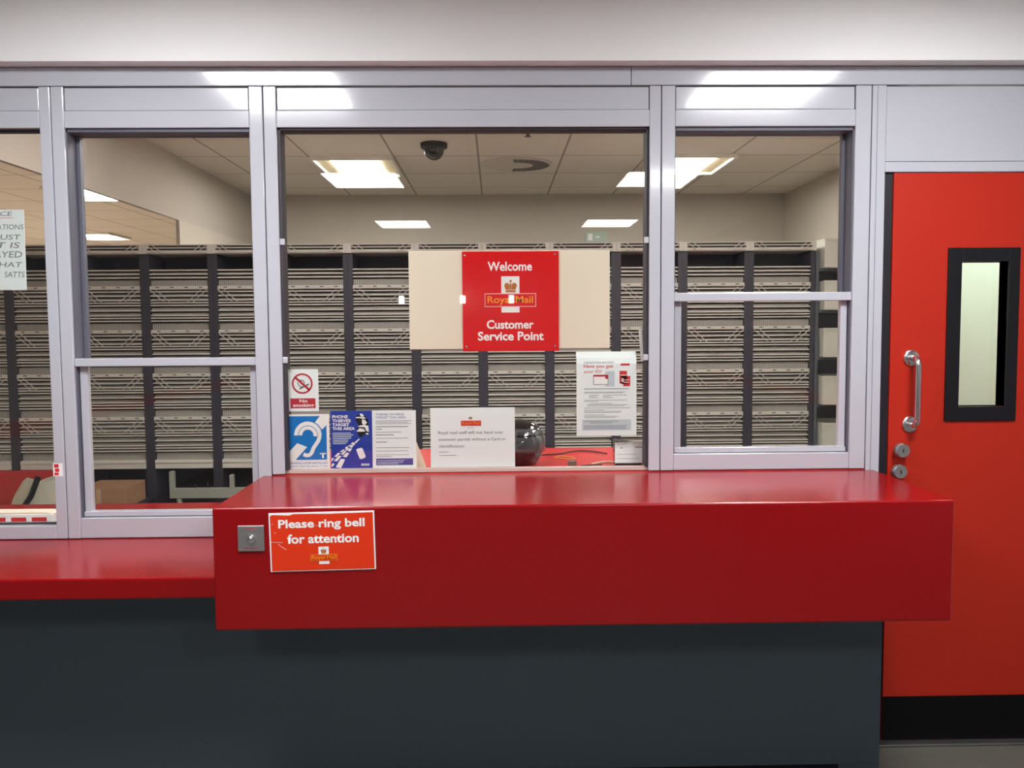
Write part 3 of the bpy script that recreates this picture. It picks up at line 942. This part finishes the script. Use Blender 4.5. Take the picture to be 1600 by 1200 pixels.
# ------------------------------------------------------------------ things under the sorting frames
cr = tag(empty('plastic_crate', (-2.43, 2.36, 0)), 'dark plastic crate on the floor holding up the cardboard box', 'crate')
MB().box(-.19, .19, -.2, .2, 0, .46).build('body', M['upright'], cr, bevel=.01)
MB().box(-.2, .2, -.21, -.2, .40, .44).build('rim', M['rack'], cr)
cb = tag(empty('cardboard_box', (-2.43, 2.36, .4615)), 'brown cardboard box under the sorting frames', 'box')
MB().prism([(-.18, 0), (.15, 0), (.15, .125), (-.14, .125)], -.16, .14).build('carton', M['card_brown'], cb, bevel=.003)
MB().box(-.03, .0, -.1615, -.1602, .0, .12).build('tape', mat('tape', srgb(190, 158, 128), .3), cb)
sk = tag(empty('mail_sack', (-2.93, 2.40, .306)), 'pale mail sack with a black strap beside the brown box', 'sack')
pts = [(-.12, 0), (.20, .02), (.21, .22), (.02, .27), (-.10, .20)]
bm_ = MB()
ring = []
for j in range(9):
    v_ = j / 8
    for i in range(20):
        a = 2 * math.pi * i / 20
        rr = (.24 - .10 * v_ ** 2) * (1 + .08 * math.sin(3 * a + 4 * v_))
        ring.append((.03 + rr * math.cos(a) + .04 * v_, .10 * math.sin(a) * (1 - .3 * v_), .30 * v_ + .015 * math.sin(5 * a)))
fs = [(j * 20 + i, j * 20 + (i + 1) % 20, (j + 1) * 20 + (i + 1) % 20, (j + 1) * 20 + i) for j in range(8) for i in range(20)] + [list(range(20))[::-1], [160 + i for i in range(20)]]
bm_._add(ring, fs)
bm_.build('bag', M['sack'], sk, smooth=True)
MB().tube([(-.13, -.105, -.01), (-.06, -.12, .09), (.03, -.12, .22), (.07, -.10, .34)], .018, 8).build('strap', M['black'], sk, smooth=True)
st = tag(empty('sack_stand', (-2.93, 2.42, 0)), 'low dark stand under the pale mail sack', 'stand')
MB().box(-.2, .26, -.14, .14, .26, .285).build('shelf', M['upright'], st)
for x in (-.18, .24):
    for y in (-.12, .12):
        MB().box(x - .015, x + .015, y - .015, y + .015, 0, .26).build('leg', M['upright'], st)
rp = tag(MB().box(-.34, .34, -.012, .012, 0, .64).build('red_board', M['red_in'], None, (-3.0, 2.582, 0), bevel=.003), 'red board standing behind the mail sack', 'board')
tr = tag(empty('trolley', (-1.86, 2.46, 0)), 'grey metal trolley frame under the sorting frames', 'trolley')
MB().box(-.245, .24, -.02, .02, .47, .535).box(-.245, -.215, -.02, .02, .535, .645).box(.14, .165, -.02, .02, .535, .62).build('frame', M['grey_paint'], tr, bevel=.004)
MB().box(.0, .005, -.021, -.0, .535, .575).box(-.08, -.075, -.021, -.0, .535, .56).build('pin', M['chrome'], tr)
for x0, x1 in ((-.19, -.13), (.24, .20)):
    MB().tube([(x0, 0, .468), (x1, -.02, .08)], .018, 8).build('leg', M['grey_paint'], tr)
    MB().lathe([(.05, -.015), (.05, .015)], (x1, -.02, .05), 'y', 20).build('caster', M['black'], tr)

# ------------------------------------------------------------------ things on the inner counters
WT = 1.0325
hm = tag(empty('helmet', (.085, .205, WT)), 'glossy black helmet behind the white parcel notice', 'helmet')
pr = [(.066, 0), (.080, .012), (.095, .045), (.104, .083), (.098, .116), (.080, .146), (.050, .164), (.016, .172)]
MB().lathe(pr, (0, 0, 0), n=36).build('shell', M['black_gloss'], hm, smooth=True)
vz = []
N = 22
for j in range(9):
    t = j / 8
    zz = .054 + .088 * t
    rr = .1065 - .030 * max(0, (t - .35)) ** 1.6 * 1.6
    for i in range(N + 1):
        a = math.radians(-170 + 160 * i / N)
        vz.append((rr * math.cos(a), rr * math.sin(a), zz))
mbv = MB()._add(vz, [(j * (N + 1) + i, j * (N + 1) + i + 1, (j + 1) * (N + 1) + i + 1, (j + 1) * (N + 1) + i) for j in range(8) for i in range(N)])
vis = mbv.build('visor', M['helmet_grey'], hm, smooth=True)
so = vis.modifiers.new('thick', 'SOLIDIFY')
so.thickness = .003
MB().lathe([(.012, 0), (.012, .004), (.006, .005)], (.070, -.075, .048), 'y', 20).build('pivot', M['rack'], hm, smooth=True)

cdv = tag(empty('card_terminal', (.494, .115, WT)), 'dark desk device with a white card on its front', 'device')
MB().prism([(-.05, .0), (.05, .0), (.05, .085), (-.05, .10)], -.03, .05).build('body', M['black_gloss'], cdv, bevel=.006)
wc = MB().box(-.053, .053, -.034, -.0315, .018, .096).build('white_card', M['paper'], cdv)
MB().box(.022, .048, -.0346, -.034, .075, .079).box(-.034, -.024, -.0346, -.034, .073, .0765).box(-.045, .04, -.0346, -.034, .034, .0352).box(-.045, .03, -.0346, -.034, .05, .0512).build('marking', M['ink_l'], wc)


def cable(name, pts, r, m, label):
    # smooth the polyline
    P = [Vector(p) for p in pts]
    out = []
    for i in range(len(P) - 1):
        p0, p1, p2, p3 = P[max(i - 1, 0)], P[i], P[i + 1], P[min(i + 2, len(P) - 1)]
        for k in range(8):
            t = k / 8
            out.append(.5 * ((2 * p1) + (p2 - p0) * t + (2 * p0 - 5 * p1 + 4 * p2 - p3) * t * t + (3 * p1 - p0 - 3 * p2 + p3) * t ** 3))
    out.append(P[-1])
    o = MB().tube(out, r, 8).build(name, m, None, smooth=True)
    return tag(o, label, 'cable')


ZC = WT + .0035
cable('cable', [(.185, .40, ZC), (.26, .43, ZC), (.33, .50, ZC), (.40, .49, ZC), (.455, .42, ZC)], .0028, M['cable_b'], 'black cable arching across the inner worktop behind')
cable('cable', [(.16, .10, ZC), (.22, .092, ZC), (.29, .10, ZC), (.35, .13, ZC), (.40, .135, ZC)], .0028, M['cable_b'], 'black cable lying along the foot of the pane')
cable('cable', [(.36, .150, ZC), (.40, .19, ZC), (.44, .20, ZC), (.47, .11, ZC), (.475, .088, ZC)], .004, M['cable_w'], 'cream cable curling toward the white card')
bk = tag(MB().box(-.016, .016, -.01, .01, 0, .030).build('rubber_block', M['brownblock'], None, (.281, .075, WT), bevel=.003), 'small brown block standing on the inner worktop', 'block')
cable('rubber_band', [(.23, .32, ZC), (.26, .36, ZC), (.30, .33, ZC), (.31, .28, ZC), (.28, .29, ZC), (.24, .31, ZC)], .0025, M['band'], 'orange rubber band lying on the inner worktop')
bpd = tag(MB().prism([(-.035, 0), (.045, 0), (.0, .12), (-.03, .15)], -.002, .002).build('card_flap', M['paper_cream'], None, (-.30, .075, WT)), 'cream card leaning behind the white thieves notice', 'card')

lb = tag(empty('label_stack', (-1.83, .14, .8065)), 'pile of white labels with red print on the inner low counter', 'labels')
MB().box(-.19, .19, -.06, .02, 0, .074).build('pile', M['white'], lb, bevel=.002)
q = MB()
for i in range(5):
    q.box(-.185 + i * .075, -.13 + i * .075, -.0608, -.0602, .034, .064)
q.build('red_print', M['print_red'], lb)
MB().prism([(-.19, .075), (.19, .075), (.16, .080), (-.1, .081)], -.05, .015).build('loose_sheet', M['paper_cream'], lb)
